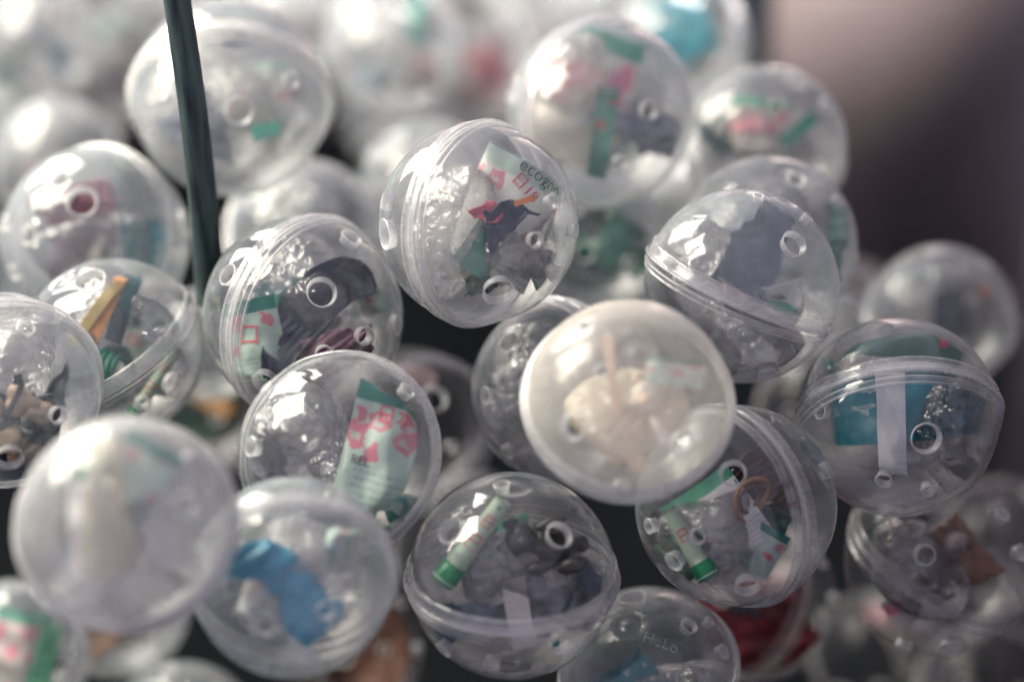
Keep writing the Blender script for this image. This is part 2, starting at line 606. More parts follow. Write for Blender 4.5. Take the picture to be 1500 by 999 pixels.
PAL = {
    'mint': lambda: paper('mint_leaflet_print', (0.50, 0.66, 0.58), (0.0, 0.20, 0.15), (0.70, 0.08, 0.18)),
    'pale': lambda: paper('pale_leaflet_print', (0.78, 0.80, 0.74), (0.48, 0.62, 0.54), (0.72, 0.22, 0.30), blobs=.28),
    'green': lambda: paper('dark_green_leaflet_print', (0.05, 0.20, 0.15), (0.02, 0.10, 0.08), (0.60, 0.06, 0.10), blobs=.22),
    'teal': lambda: paper('teal_leaflet_print', (0.0, 0.27, 0.34), (0.0, 0.14, 0.18), (0.70, 0.78, 0.78), blobs=.2),
    'plain': lambda: paper('plain_paper_print', (0.74, 0.76, 0.77), (0.70, 0.72, 0.74), (0.66, 0.70, 0.74), dark=(.5, .52, .55)),
    'white': lambda: paper('white_leaflet_print', (0.80, 0.80, 0.78), (0.12, 0.45, 0.30), (0.10, 0.14, 0.20), blobs=.2),
    'red': lambda: paper('red_leaflet_print', (0.24, 0.02, 0.04), (0.10, 0.01, 0.02), (0.70, 0.35, 0.36), blobs=.25),
    'pink': lambda: paper('pink_leaflet_print', (0.72, 0.66, 0.60), (0.02, 0.32, 0.20), (0.80, 0.10, 0.24), blobs=.42),
}


def sheet_fn(w, h, curl, axis, rng, crease):
    curl = curl * 1.45; crease = crease * 1.3
    cr = [(rng.uniform(-.3, .3), rng.uniform(-.5, .5) * math.pi, rng.uniform(-crease, crease)) for _ in range(4)]

    fine = [(rng.uniform(0, 1), rng.uniform(-.5, .5) * math.pi, rng.uniform(-.07, .07)) for _ in range(5)]

    def fn(x, y, off=0.0):
        x = np.asarray(x, float); y = np.asarray(y, float)
        ca, sa = math.cos(axis), math.sin(axis)
        s = x * ca + y * sa; t = -x * sa + y * ca
        if curl > 1e-3:
            rad = max(w, h) / curl
            X = (rad + off) * np.sin(s / rad); Z = (rad + off) * np.cos(s / rad) - rad
        else:
            X = s; Z = off + 0 * s
        for o, a, k in cr:
            q = (x * math.cos(a) + y * math.sin(a)) / max(w, h)
            Z = Z + k * np.abs(q - o) * max(w, h)
        for o, a, k in fine:
            q = (x * math.cos(a) + y * math.sin(a)) / max(w, h)
            Z = Z + k * np.abs(np.mod(q * 3 + o, 1) - .5) * max(w, h)
        return np.stack([X * ca - t * sa, X * sa + t * ca, Z], -1)
    return fn


def text_verts(s, size):
    cu = bpy.data.curves.new('print_text', 'FONT')
    cu.body = s; cu.size = size; cu.align_x = 'CENTER'; cu.align_y = 'CENTER'
    cu.resolution_u = 3
    o = bpy.data.objects.new('print_text', cu)
    COL.objects.link(o)
    bpy.context.view_layer.update()
    me = bpy.data.meshes.new_from_object(o.evaluated_get(bpy.context.evaluated_depsgraph_get()))
    bm = bmesh.new(); bm.from_mesh(me)
    bmesh.ops.triangulate(bm, faces=bm.faces[:])
    bmesh.ops.subdivide_edges(bm, edges=bm.edges[:], cuts=3, use_grid_fill=True)
    bmesh.ops.triangulate(bm, faces=bm.faces[:])
    V = np.array([v.co[:] for v in bm.verts]) if len(bm.verts) else np.zeros((0, 3))
    Fc = [tuple(v.index for v in f.verts) for f in bm.faces]
    bm.free()
    bpy.data.objects.remove(o, do_unlink=True)
    bpy.data.curves.remove(cu); bpy.data.meshes.remove(me)
    return V, Fc


def leaflet(key, px, py, w, h, rot, pal, label, curl=1.0, axis=0.0, dz=.3, tx=0, ty=0, seed=0, crease=.25, texts=(), name='folded_leaflet', k=.9):
    c = CAPS[key]; R = c['R']; u = R / c['r']
    rng = np.random.default_rng(seed + 5)
    fn = sheet_fn(w * u, h * u, curl, R_(axis), rng, crease)
    nx, ny = 30, 30
    gx, gy = np.linspace(-.5, .5, nx), np.linspace(-.5, .5, ny)
    X, Y = np.meshgrid(gx * w * u, gy * h * u)
    RM = rotm(rot, tx, ty)
    L0 = loc(c, px, py, dz)
    V = clampR(fn(X.ravel(), Y.ravel()) @ RM.T + L0, R, k)
    UX, UY = np.meshgrid(gx + .5, gy + .5)
    # keep the print square on long sheets
    uv = np.stack([UX.ravel() * (w / h if w < h else 1), UY.ravel()], 1)
    Fc = [(i * nx + j, i * nx + j + 1, (i + 1) * nx + j + 1, (i + 1) * nx + j) for i in range(ny - 1) for j in range(nx - 1)]
    o = mesh(name, V, Fc, PAL[pal](), None, c['M'], uvs=uv)
    tag(o, label, 'leaflet')
    for (s, tx_, ty_, size, tr, colr, cn) in texts:
        TV, TF = text_verts(s, size * u)
        if not len(TV): continue
        ct, st = math.cos(R_(tr)), math.sin(R_(tr))
        x = TV[:, 0] * ct - TV[:, 1] * st + tx_ * u
        y = TV[:, 0] * st + TV[:, 1] * ct + ty_ * u
        V = clampR(fn(x, y, .00025) @ RM.T + L0 + RM @ np.array([0, 0, .0001]), R, k + .008)
        mesh('printed_text', V, TF, solid(cn, colr, .5, .1), o, c['M'], smooth=False)
    return o


def tube_between(pts, rad, n=14, closed=False, cap=True):
    pts = [Vector(p) for p in pts]
    V = []; Fc = []
    k = len(pts)
    rads = rad if isinstance(rad, (list, tuple)) else [rad] * k
    up = Vector((0.13, .2, 1)).normalized()
    for i, p in enumerate(pts):
        a = pts[(i - 1) % k] if (closed or i > 0) else p
        b = pts[(i + 1) % k] if (closed or i < k - 1) else p
        t = (b - a).normalized()
        s = t.cross(up)
        if s.length < 1e-4: s = t.cross(Vector((1, 0, 0)))
        s.normalize(); q = s.cross(t)
        for j in range(n):
            an = 2 * math.pi * j / n
            V.append(p + (s * math.cos(an) + q * math.sin(an)) * rads[i])
    m = k if closed else k - 1
    for i in range(m):
        i2 = (i + 1) % k
        for j in range(n):
            j2 = (j + 1) % n
            Fc.append((i * n + j, i * n + j2, i2 * n + j2, i2 * n + j))
    if not closed and cap:
        Fc.append(tuple(range(n))[::1]); Fc.append(tuple(reversed(range((k - 1) * n, k * n))))
    return [tuple(v) for v in V], Fc


def roll(key, p0, p1, wid, label, body=(0.55, 0.72, 0.55), capc=(0.0, 0.28, 0.10), texts=(), dz0=.5, dz1=.5, capfrac=.22, tcol=(0.65, 0.03, 0.08)):
    """rolled leaflet: long thin roll with a dark green end and red characters"""
    c = CAPS[key]; R = c['R']; u = R / c['r']
    a = Vector(loc(c, *p0, dz0)); b = Vector(loc(c, *p1, dz1))
    e = empty('rolled_leaflet', c['M'], label, 'leaflet')
    d = b - a
    n = 10
    rr = wid * .5 * u
    cut = a + d * capfrac
    pts = [cut + (b - cut) * i / n for i in range(n + 1)]
    V, Fc = tube_between(pts, [rr * (1 - .25 * i / n) for i in range(n + 1)], 20)
    bo = mesh('paper_roll', V, Fc, solid('pale_green_paper', body, .45, .12, 90, trans=.2), e, c['M'])
    pts = [a, a + d * .012, a + d * .03, cut - d * .02, cut + d * .005]
    V, Fc = tube_between(pts, [rr * .9, rr * 1.08, rr * 1.12, rr * 1.1, rr * 1.02], 20)
    mesh('green_end', V, Fc, solid('deep_green_print', capc, .3, .2, 90), e, c['M'])
    V, Fc = tube_between([a + d * .035, a + d * .05], [rr * 1.17, rr * 1.17], 20)
    mesh('pale_stripe', V, Fc, solid('pale_stripe_paper', (.7, .8, .72), .4, .1), e, c['M'])
    dn = d.normalized()
    side = dn.cross(Vector((0, 0, 1))).normalized()
    nrm = side.cross(dn)
    for (s, t, size, rot, cn) in texts:
        TV, TF = text_verts(s, size * u)
        if not len(TV): continue
        ct, st = math.cos(R_(rot)), math.sin(R_(rot))
        x = TV[:, 0] * ct - TV[:, 1] * st
        y = TV[:, 0] * st + TV[:, 1] * ct
        q = rr * (1 - .25 * max(0, (t - capfrac)) / (1 - capfrac)) * 1.02
        ang = np.clip(x / q, -1.5, 1.5)
        base = np.array(a + d * t)
        V = base + np.outer(y, np.array(dn)) + np.outer(np.sin(ang) * q, np.array(side)) + np.outer(np.cos(ang) * q, np.array(nrm) * 1.0)
        mesh('printed_text', V, TF, solid('red_ink' if cn == 0 else 'black_ink', tcol if cn == 0 else (.03, .05, .06), .5, .1), bo, c['M'], smooth=False)
    return e


def ring(key, px, py, rad, wid, color, label, tx=30, ty=0, dz=.2, name='elastic_band', cat='band', strands=1, mname=None, rough=.4, sq=1.0, metal=0):
    c = CAPS[key]; R = c['R']; u = R / c['r']
    L0 = loc(c, px, py, dz); RM = rotm(0, tx, ty)
    e = None
    mat = solid(mname or ('band_' + '_'.join('%02d' % int(x * 99) for x in color)), color, rough, .25, 200, metal=metal)
    if strands > 1:
        e = empty(name, c['M'], label, cat)
    for s in range(strands):
        rng = random.Random(s * 7 + int(px))
        pts = []
        for i in range(36):
            a = 2 * math.pi * i / 36
            rr = rad * u * (1 - .13 * s + .03 * math.sin(3 * a + s))
            v = RM @ np.array([rr * math.cos(a), rr * sq * math.sin(a), (s - strands / 2) * wid * .35 * u + .1 * rr * math.sin(2 * a + s)]) + L0
            pts.append(v)
        pts = clampR(np.array(pts), R, .9)
        V, Fc = tube_between(pts, wid * .5 * u / (1 if strands == 1 else 1.6), 10, closed=True)
        o = mesh(name if strands == 1 else 'strand', V, Fc, mat, e, c['M'])
        if strands == 1: tag(o, label, cat)
    return e


def blob(c, p, s, seed, rough=.2, sub=3, rot=0):
    V, Fc = ico(sub)
    rng = np.random.default_rng(seed)
    k = np.ones(len(V))
    for i in range(6):
        d = rng.normal(size=3) * rng.uniform(1.5, 4); ph = rng.uniform(0, 6)
        k += rough / 3 * np.sin(V @ d + ph)
    V = V * k[:, None] * np.array(s) * (c['R'] / c['r'])
    return clampR(V @ rotm(rot).T + p, c['R'], .9), Fc


def figure(key, px, py, s, col1, col2, label, seed=0, dz=.1, rot=0, cat='toy'):
    """small moulded toy animal: trunk, head with ears, four limbs"""
    c = CAPS[key]
    e = empty('toy_figure', c['M'], label, cat)
    m1 = solid('toy_' + '_'.join('%02d' % int(x * 99) for x in col1), col1, .45, .3, 160)
    m2 = solid('toy_' + '_'.join('%02d' % int(x * 99) for x in col2), col2, .45, .3, 160)
    ct, st = math.cos(R_(rot)), math.sin(R_(rot))

    def at(x, y, z):
        return loc(c, px + (x * ct + y * st) * s, py - (-x * st + y * ct) * s, dz + z)
    parts = [('trunk', (0, 0, 0), (.42, .55, .4), m1), ('head', (0, .72, .1), (.38, .34, .34), m2), ('ear', (-.28, 1.02, .1), (.13, .18, .1), m1),
             ('ear', (.28, 1.02, .1), (.13, .18, .1), m1), ('arm', (-.52, .15, .15), (.16, .36, .16), m2), ('arm', (.52, .15, .15), (.16, .36, .16), m2),
             ('leg', (-.26, -.62, .15), (.2, .34, .22), m1), ('leg', (.26, -.62, .15), (.2, .34, .22), m1), ('snout', (0, .66, .3), (.16, .12, .14), m1)]
    for i, (nm, p, sz, m) in enumerate(parts):
        V, Fc = blob(c, at(*p), tuple(q * s for q in sz), seed + i, rot=rot, rough=.16)
        mesh(nm, V, Fc, m, e, c['M'])
    return e


# ================================================================== the bin (setting)
def struct(o):
    o['kind'] = 'structure'
    return o


def metal_sheet():
    m, N, L = new_mat('brushed_steel')
    out = N.new('ShaderNodeOutputMaterial')
    pb = N.new('ShaderNodeBsdfPrincipled')
    tc = N.new('ShaderNodeTexCoord')
    mp = N.new('ShaderNodeMapping'); mp.inputs['Scale'].default_value = (90, 90, 3)
    L.new(tc.outputs['Object'], mp.inputs['Vector'])
    nz = N.new('ShaderNodeTexNoise'); nz.inputs['Scale'].default_value = 1.0; nz.inputs['Detail'].default_value = 6
    L.new(mp.outputs[0], nz.inputs['Vector'])
    n2 = N.new('ShaderNodeTexNoise'); n2.inputs['Scale'].default_value = 9.0; n2.inputs['Detail'].default_value = 5
    L.new(tc.outputs['Object'], n2.inputs['Vector'])
    cr = N.new('ShaderNodeMix'); cr.data_type = 'RGBA'
    cr.inputs[6].default_value = (0.60, 0.49, 0.50, 1); cr.inputs[7].default_value = (0.88, 0.77, 0.76, 1)
    ad = N.new('ShaderNodeMath'); ad.operation = 'MULTIPLY_ADD'; ad.inputs[1].default_value = .5
    L.new(nz.outputs['Fac'], ad.inputs[0])
    hl = N.new('ShaderNodeMath'); hl.operation = 'MULTIPLY'; hl.inputs[1].default_value = .5
    L.new(n2.outputs['Fac'], hl.inputs[0]); L.new(hl.outputs[0], ad.inputs[2])
    L.new(ad.outputs[0], cr.inputs[0])
    L.new(cr.outputs[2], pb.inputs['Base Color'])
    pb.inputs['Metallic'].default_value = 0.35
    rr = N.new('ShaderNodeMapRange'); rr.inputs['To Min'].default_value = .34; rr.inputs['To Max'].default_value = .6
    L.new(ad.outputs[0], rr.inputs['Value']); L.new(rr.outputs[0], pb.inputs['Roughness'])
    bp = N.new('ShaderNodeBump'); bp.inputs['Strength'].default_value = .2; bp.inputs['Distance'].default_value = .001
    L.new(nz.outputs['Fac'], bp.inputs['Height']); L.new(bp.outputs[0], pb.inputs['Normal'])
    L.new(pb.outputs[0], out.inputs[0])
    return m


STEEL = metal_sheet()
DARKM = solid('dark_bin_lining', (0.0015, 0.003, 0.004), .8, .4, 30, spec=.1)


def wall(path, z0, z1, mat, thick=.004):
    """upright sheet following a floor path"""
    V = []; Fc = []
    n = len(path)
    for (x, y) in path: V.append((x, y, z0))
    for (x, y) in path: V.append((x, y, z1))
    for i in range(n - 1): Fc.append((i, i + 1, n + i + 1, n + i))
    o = mesh('wall', V, Fc, mat)
    s = o.modifiers.new('thickness', 'SOLIDIFY'); s.thickness = thick; s.offset = -1
    return struct(o)


# floor tray
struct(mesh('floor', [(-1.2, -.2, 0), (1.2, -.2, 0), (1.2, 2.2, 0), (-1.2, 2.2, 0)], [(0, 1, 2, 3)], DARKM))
pts = []
for i in range(41):
    # rounding added to the steel so its shading falls off to the right
    ph = R_(-31 + 121 * i / 40)
    pts.append((0.237 + .16 * math.sin(ph), 1.372 - .16 * math.cos(ph)))
wall(pts, 0, 0.75, STEEL)
wall([(-.60, 1.52), (.45, 1.52)], 0, 0.75, STEEL)
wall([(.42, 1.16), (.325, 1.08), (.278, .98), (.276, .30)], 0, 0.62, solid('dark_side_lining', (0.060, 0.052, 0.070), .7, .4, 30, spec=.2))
wall([(.27, .40), (-.6, .40)], 0, 0.40, DARKM)  # unseen front wall, added to keep ambient light off the heap

# upright dark corner post between the two steel walls
V, Fc = lathe_arr([(.0005, 0), (.009, 0), (.010, .002), (.010, .748), (.009, .75), (.0005, .75)], 20)
o = mesh('corner_post', V, Fc, solid('dark_rubber', (.02, .03, .045), .5, .3))
o.location = (0.155, 1.235, 0)
tag(o, 'dark upright corner post at the left edge of the steel wall', 'post')

# leaning dark rod among the capsules
a, b = P(248, -70, .665), P(309, 440, .757)
rodp = []
for i in range(15):
    t = i / 14
    p = a.lerp(b, t)
    p = p + (CROT @ Vector((.0016 * math.sin(math.pi * t), 0, 0)))
    rodp.append(p)
rodp = [a + (a - b) * .5] + rodp
rr = [.0042] + [.0042 + .0010 * i / 14 for i in range(15)]
V, Fc = tube_between(rodp, rr, 24)
m, N, L = new_mat('streaked_dark_rod_metal')  # lighter streaks in the base colour stand in for a highlight
out = N.new('ShaderNodeOutputMaterial'); pb = N.new('ShaderNodeBsdfPrincipled')
tc = N.new('ShaderNodeTexCoord'); mp = N.new('ShaderNodeMapping'); mp.inputs['Scale'].default_value = (320, 60, 30)
L.new(tc.outputs['Object'], mp.inputs['Vector'])
nz = N.new('ShaderNodeTexNoise'); nz.inputs['Scale'].default_value = 1.0; nz.inputs['Detail'].default_value = 5
L.new(mp.outputs[0], nz.inputs['Vector'])
cr = N.new('ShaderNodeValToRGB')
cr.color_ramp.elements[0].position = .35; cr.color_ramp.elements[0].color = (.012, .026, .028, 1)
cr.color_ramp.elements[1].position = .75; cr.color_ramp.elements[1].color = (.10, .15, .145, 1)
L.new(nz.outputs['Fac'], cr.inputs[0]); L.new(cr.outputs[0], pb.inputs['Base Color'])
pb.inputs['Roughness'].default_value = .5; pb.inputs['Specular IOR Level'].default_value = .35
L.new(pb.outputs[0], out.inputs[0])
o = mesh('metal_rod', V, Fc, m)
tag(o, 'thin dark leaning rod standing among the capsules at upper left', 'rod')

# ================================================================== capsules
# key, px, py, r, z, near pole, style, extra
G = 'clear toy capsules in the heap'
B = 'blurred toy capsules at the back of the heap'
capsule('hero', 702, 328, 147, .700, (814, 350), 'sharply focused clear capsule with black lettered leaflet, topmost in the middle',
        'clear', [(785, 358, .075), (810, 301, .075), (812, 403, .075), (732, 432, .15), (843, 340, .07)], lid_front=False)
capsule('navy', 445, 462, 147, .725, (556, 504), 'capsule with navy toy and mauve cloth, its ribbed seam facing left',
        'vclear', [(484, 431, .135), (543, 493, .085), (487, 520, .085), (398, 560, .12), (586, 476, .10), (345, 405, .10), (520, 350, .1)], lid_front=False)
capsule('dome', 1085, 420, 143, .712, (1139, 292), 'capsule with diagonal overhanging lid holding crumpled clear film',
        'soft', [(1150, 361, .125), (1105, 291, .05), (1178, 320, .05), (1118, 549, .12), (975, 410, .07)], back='clear')
capsule('frost', 920, 588, 151, .646, (924, 515), 'frosted cream capsule with its dome turned straight to the viewer',
        'frost', [(834, 622, .115), (993, 646, .115), (853, 478, .055), (874, 541, .05), (905, 712, .08)], back='soft', lid_front=False)
capsule('behfrost', 825, 572, 135, .735, (722, 600), 'dark clear capsule half hidden behind the frosted cream one',
        'clear', [(712, 578, .085), (745, 500, .1), (742, 660, .08)])
capsule('pinkpaper', 497, 665, 148, .679, (462, 640), 'capsule with mint leaflet printed pink, beneath the navy toy capsule',
        'clear', [(590, 772, .10), (377, 650, .09), (388, 560, .06), (450, 735, .08), (600, 570, .08)])
capsule('pen', 750, 843, 152, .677, (750, 705), 'capsule with a green and white paper roll and a level seam, bottom middle',
        'vclear', [(662, 768, .12), (818, 772, .12), (735, 705, .07), (822, 930, .12), (720, 962, .08), (650, 945, .08)])
capsule('ringpaper', 1077, 740, 148, .690, (960, 775), 'capsule with white leaflet and brown ring, ribbed seam facing right',
        'vclear', [(1060, 684, .115), (946, 765, .07), (980, 815, .09), (1010, 775, .07), (1085, 850, .12)], lid_front=False)
capsule('teal', 1315, 611, 147, .711, (1318, 738), 'capsule with teal sheet under its rim, rightmost sharp one',
        'vclear', [(1330, 636, .14), (1275, 697, .075), (1341, 713, .075), (1190, 600, .07)], back='clear', lid_front=False)
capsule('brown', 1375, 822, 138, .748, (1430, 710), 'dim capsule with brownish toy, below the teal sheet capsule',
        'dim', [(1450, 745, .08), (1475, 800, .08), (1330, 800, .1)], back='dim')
capsule('orange', 168, 510, 132, .740, (105, 410), 'capsule with orange strips and a green hair tie under a tilted lid',
        'clear', [(148, 411, .16), (268, 562, .13), (60, 470, .07), (225, 590, .08)])
capsule('navyleft', 3, 572, 144, .684, (60, 640), 'capsule with navy and beige toy, cut off by the left edge',
        'soft', [(107, 606, .085), (38, 668, .13), (60, 480, .08)], back='clear', lid_front=False)
capsule('whitefront', 185, 766, 158, .591, (190, 700), 'large out of focus whitish capsule at lower left foreground',
        'milky', [(140, 690, .10), (120, 860, .1), (290, 730, .1)], back='milky')
capsule('bluefront', 430, 846, 148, .628, (445, 930), 'milky foreground capsule holding a bright blue band',
        'soft', [(400, 900, .11), (350, 845, .08), (490, 880, .08), (465, 960, .08)], back='soft', lid_front=False)
capsule('hello', 950, 988, 131, .723, (915, 900), 'grey clear capsule with faint embossed mark at the bottom edge',
        'soft', [(1003, 980, .16), (1003, 904, .085), (1055, 945, .085), (925, 868, .14), (1035, 903, .05)], lid_front=False)
capsule('behdome', 1125, 358, 130, .776, (1150, 260), 'capsule directly behind the diagonal lidded one',
        'soft', [(1155, 268, .10), (1075, 300, .08), (1222, 295, .07)], hi=0)
capsule('topleftbig', 338, 145, 145, .795, (340, 262), 'big soft capsule behind the dark rod with a faint green spot',
        'soft', [(368, 178, .13), (350, 55, .09), (290, 120, .08), (440, 130, .08)], lid_front=False, rim='frost')
capsule('leftmid', 140, 352, 137, .790, (75, 340), 'capsule with bright window glare left of the dark rod',
        'soft', [(145, 303, .15), (66, 350, .095), (36, 402, .08), (20, 330, .08), (110, 270, .09)], lid_front=False)
capsule('midback', 450, 350, 117, .868, (480, 290), 'capsule behind the navy toy capsule with glare on its top',
        'soft', [(450, 290, .13), (525, 272, .08), (405, 330, .1)], hi=0)
capsule('greenback', 862, 352, 112, .845, (900, 330), 'capsule with dark green paper right behind the lettered one',
        'soft', [(853, 375, .12), (920, 390, .09)], hi=0)
capsule('pinkback', 880, 165, 137, .796, (965, 190), 'blurred capsule with pink and green leaflet above the lettered one',
        'soft', [(945, 175, .09), (905, 250, .08)], lid_front=True)
capsule('pinkgreen', 1120, 215, 119, .847, (1150, 120), 'blurred capsule with pink patch and green stroke beside the steel wall',
        'soft', None, hi=0)
capsule('rightback', 1378, 467, 108, .877, (1380, 390), 'blurred domed capsule with dark square patch in front of the steel wall',
        'soft', None, hi=0)
capsule('lowleft', 172, 888, 106, .875, (200, 960), 'capsule peeping out beneath the whitish foreground capsule', 'soft', None, hi=0, lid_front=False)
capsule('corner', 20, 960, 112, .826, (-20, 900), 'capsule with pink and green leaflet in the bottom left corner', 'soft', None, hi=0)
capsule('bottom', 268, 1082, 114, .839, (268, 1000), 'capsule whose top just enters the bottom edge at left', 'soft', None, hi=0)
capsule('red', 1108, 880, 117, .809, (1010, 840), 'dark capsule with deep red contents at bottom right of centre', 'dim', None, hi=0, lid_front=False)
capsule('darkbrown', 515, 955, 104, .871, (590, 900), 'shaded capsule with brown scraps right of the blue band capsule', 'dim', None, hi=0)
capsule('dark', 600, 632, 124, .822, (650, 700), 'dark shaded capsule in the gap right of the pink printed leaflet', 'dim',
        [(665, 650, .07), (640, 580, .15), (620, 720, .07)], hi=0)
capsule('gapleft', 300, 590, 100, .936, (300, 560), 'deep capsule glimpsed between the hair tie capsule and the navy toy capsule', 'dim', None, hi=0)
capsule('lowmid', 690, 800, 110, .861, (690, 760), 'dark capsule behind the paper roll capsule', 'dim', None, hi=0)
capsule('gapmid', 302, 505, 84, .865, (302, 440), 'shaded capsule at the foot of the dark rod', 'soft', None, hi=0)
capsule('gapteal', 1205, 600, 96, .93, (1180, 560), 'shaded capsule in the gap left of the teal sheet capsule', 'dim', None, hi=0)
capsule('lowmidb', 330, 745, 102, .898, (330, 660), 'dark capsule behind the two foreground capsules', 'dim', None, hi=0)
capsule('farleft', 82, 238, 94, 1.007, (60, 180), 'blurred capsule behind the glaring one at the left edge', 'soft', None, hi=0)
capsule('redback', 700, 108, 90, 1.144, (650, 60), 'very blurred capsule with red and pink toy near the top', 'soft', None, hi=0)
capsule('tealback', 1000, 60, 100, .967, (930, 30), 'very blurred capsule with teal leaflet at the top by the corner post', 'soft', None, hi=0)
capsule('hergrey', 628, 275, 100, .957, (580, 210), 'grey blurred capsule just behind the lettered one', 'soft', None, hi=0)
capsule('t1', 575, 75, 100, 1.029, (560, 100), 'very blurred silvery capsule at the top, left of the red toy', 'soft', None, hi=0)
capsule('t2', 440, 20, 96, 1.072, (400, 20), 'very blurred capsule cut by the top edge right of the rod', 'soft', None, hi=0)
capsule('t3', 60, 60, 92, 1.103, (30, 100), 'very blurred capsule in the top left corner', 'soft', None, hi=0)
capsule('t4', 150, 110, 90, 1.165, (150, 70), 'very blurred capsule with green scrap left of the rod top', 'soft', None, hi=0)
capsule('t5', 860, 15, 90, 1.143, (900, 15), 'very blurred bright capsule cut by the top edge in the middle', 'soft', None, hi=0)
capsule('t6', 250, -20, 90, 1.137, (250, 40), 'very blurred capsule at the top edge behind the rod', 'soft', None, hi=0)
capsule('t7', 700, -30, 92, 1.093, (700, 40), 'very blurred capsule at the top edge above the red toy', 'soft', None, hi=0)
capsule('leftlow', -60, 420, 115, .895, (0, 420), 'sliver of a capsule at the left edge above the navy and beige toy', 'soft', None, hi=0)
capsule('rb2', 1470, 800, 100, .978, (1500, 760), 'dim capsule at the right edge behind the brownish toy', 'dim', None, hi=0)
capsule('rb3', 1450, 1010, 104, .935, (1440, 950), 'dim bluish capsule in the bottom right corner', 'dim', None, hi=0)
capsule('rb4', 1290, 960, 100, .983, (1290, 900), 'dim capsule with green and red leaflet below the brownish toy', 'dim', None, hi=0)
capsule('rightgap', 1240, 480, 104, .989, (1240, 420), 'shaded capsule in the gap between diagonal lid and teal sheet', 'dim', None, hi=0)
capsule('dg', 990, 290, 95, 1.083, (960, 260), 'blurred capsule low in the gap left of the diagonal lid', 'soft', None, hi=0)
capsule('fl1', 90, 440, 92, 1.118, (90, 400), 'blurred capsule under the glaring one at far left', 'soft', None, hi=0)
capsule('u1', 585, 165, 86, 1.22, (520, 100), 'very blurred capsule right of the dark gap near the top', 'soft', None, hi=0)
capsule('u2', 790, 60, 90, 1.26, (790, 20), 'very blurred capsule in the last row behind the red toy', 'soft', None, hi=0)
capsule('u3', 345, 60, 86, 1.25, (345, 20), 'very blurred capsule in the last row behind the rod', 'soft', None, hi=0)
capsule('u4', 510, -20, 84, 1.27, (510, 20), 'very blurred capsule in the last row at the top edge', 'soft', None, hi=0)
capsule('u5', 940, -60, 86, 1.22, (940, 0), 'very blurred capsule above the top edge near the corner post', 'soft', None, hi=0)
capsule('u6', -10, 180, 88, 1.20, (10, 140), 'very blurred capsule cut by the left edge near the top', 'soft', None, hi=0)
capsule('u7', 150, -30, 84, 1.27, (150, 10), 'very blurred capsule in the last row at top left', 'soft', None, hi=0)

# ================================================================== contents
INK = (.03, .05, .06)
# --- lettered capsule
leaflet('hero', 742, 322, 150, 170, -28, 'pale', 'pale leaflet with black lettering in the topmost middle capsule', curl=1.5, axis=20, dz=.45, seed=3, crease=.12,
        texts=[('ecogno', 22, 76, 28, -4, INK, 'black_ink'), ('日18', 4, 50, 24, -20, (.65, .06, .10), 'red_ink')])
leaflet('hero', 707, 368, 62, 72, -35, 'green', 'small green scrap in the topmost middle capsule', curl=1.2, dz=.48, seed=9)
bag('hero', 672, 335, 150, 215, 'crumpled shiny bag left of the lettering in the topmost capsule', 4, dz=.1, white=True)
bag('hero', 750, 350, 130, 150, 'clear film at the vented end of the lettered capsule', 14, dz=.2)
cloth('hero', 745, 325, 60, 46, 30, (.03, .045, .085), 'small navy crumpled scrap in the lettered capsule', 3, dz=.62, amp=.5, nf=16)
cloth('hero', 722, 316, 26, 30, 30, (.62, .14, .20), 'small pink crumpled scrap in the lettered capsule', 5, dz=.62, amp=.5, nf=12)
cloth('hero', 770, 300, 34, 8, 18, (.75, .25, .08), 'tiny orange sliver under the black lettering', 6, dz=.70, amp=.1, nf=3, name='paper_strip', cat='strip')
# --- navy toy capsule
cloth('navy', 462, 500, 230, 80, 38, (.022, .030, .060), 'navy ruffled toy wing lying diagonally beneath a ribbed seam', 5, dz=.55, amp=.5, nf=22, name='toy_wing', cat='toy')
cloth('navy', 490, 530, 200, 80, 30, (.17, .075, .12), 'mauve cloth beneath the navy ruffled wing', 8, dz=.5, amp=.35)
leaflet('navy', 383, 500, 90, 120, 12, 'mint', 'mint leaflet with pink box beside the navy wing', curl=1.6, dz=.38, seed=2, texts=[('口', -8, 10, 34, -12, (.7, .1, .2), 'red_ink')])
leaflet('navy', 432, 468, 110, 90, 40, 'white', 'white triangular sheet above the navy wing', curl=.3, dz=.2, seed=1, tx=20)
bag('navy', 445, 440, 230, 200, 'crumpled clear bag around the navy ruffled wing', 22, dz=-.1)
# --- dome
bag('dome', 1060, 470, 230, 150, 'crumpled glassy film bulging under the diagonal lid', 31, dz=.25, amp=.34, rot=-25)
bag('dome', 1015, 355, 110, 120, 'bright white fold of film at the left of the diagonal lid', 32, dz=.1, white=True)
cloth('dome', 1120, 480, 150, 60, -40, (.42, .36, .40), 'pale mauve ribbon in the crumpled film under the diagonal lid', 7, dz=.3, amp=.4, trans=.3)
cloth('dome', 1110, 370, 110, 80, 60, (.22, .27, .33), 'grey blue crumpled scrap under the diagonal lid', 41, dz=-.2, amp=.4)
# --- frosted
figure('frost', 925, 625, 66, (.78, .62, .42), (.80, .74, .62), 'cream and tan toy inside the frosted capsule', 50, dz=.22, rot=20)
cloth('frost', 895, 560, 14, 140, 6, (.78, .55, .38), 'thin orange strip inside the frosted capsule', 3, dz=.45, amp=.08, nf=4, name='paper_strip', cat='strip')
leaflet('frost', 985, 545, 90, 40, -6, 'mint', 'mint and green slip inside the frosted capsule', curl=.8, dz=.45, seed=5)
bag('frost', 925, 612, 200, 150, 'cream bag glowing inside the frosted capsule', 52, dz=.15, white='cream')
# --- behind frosted
bag('behfrost', 780, 570, 190, 210, 'glassy film inside the half hidden capsule behind the frosted one', 61, amp=.3)
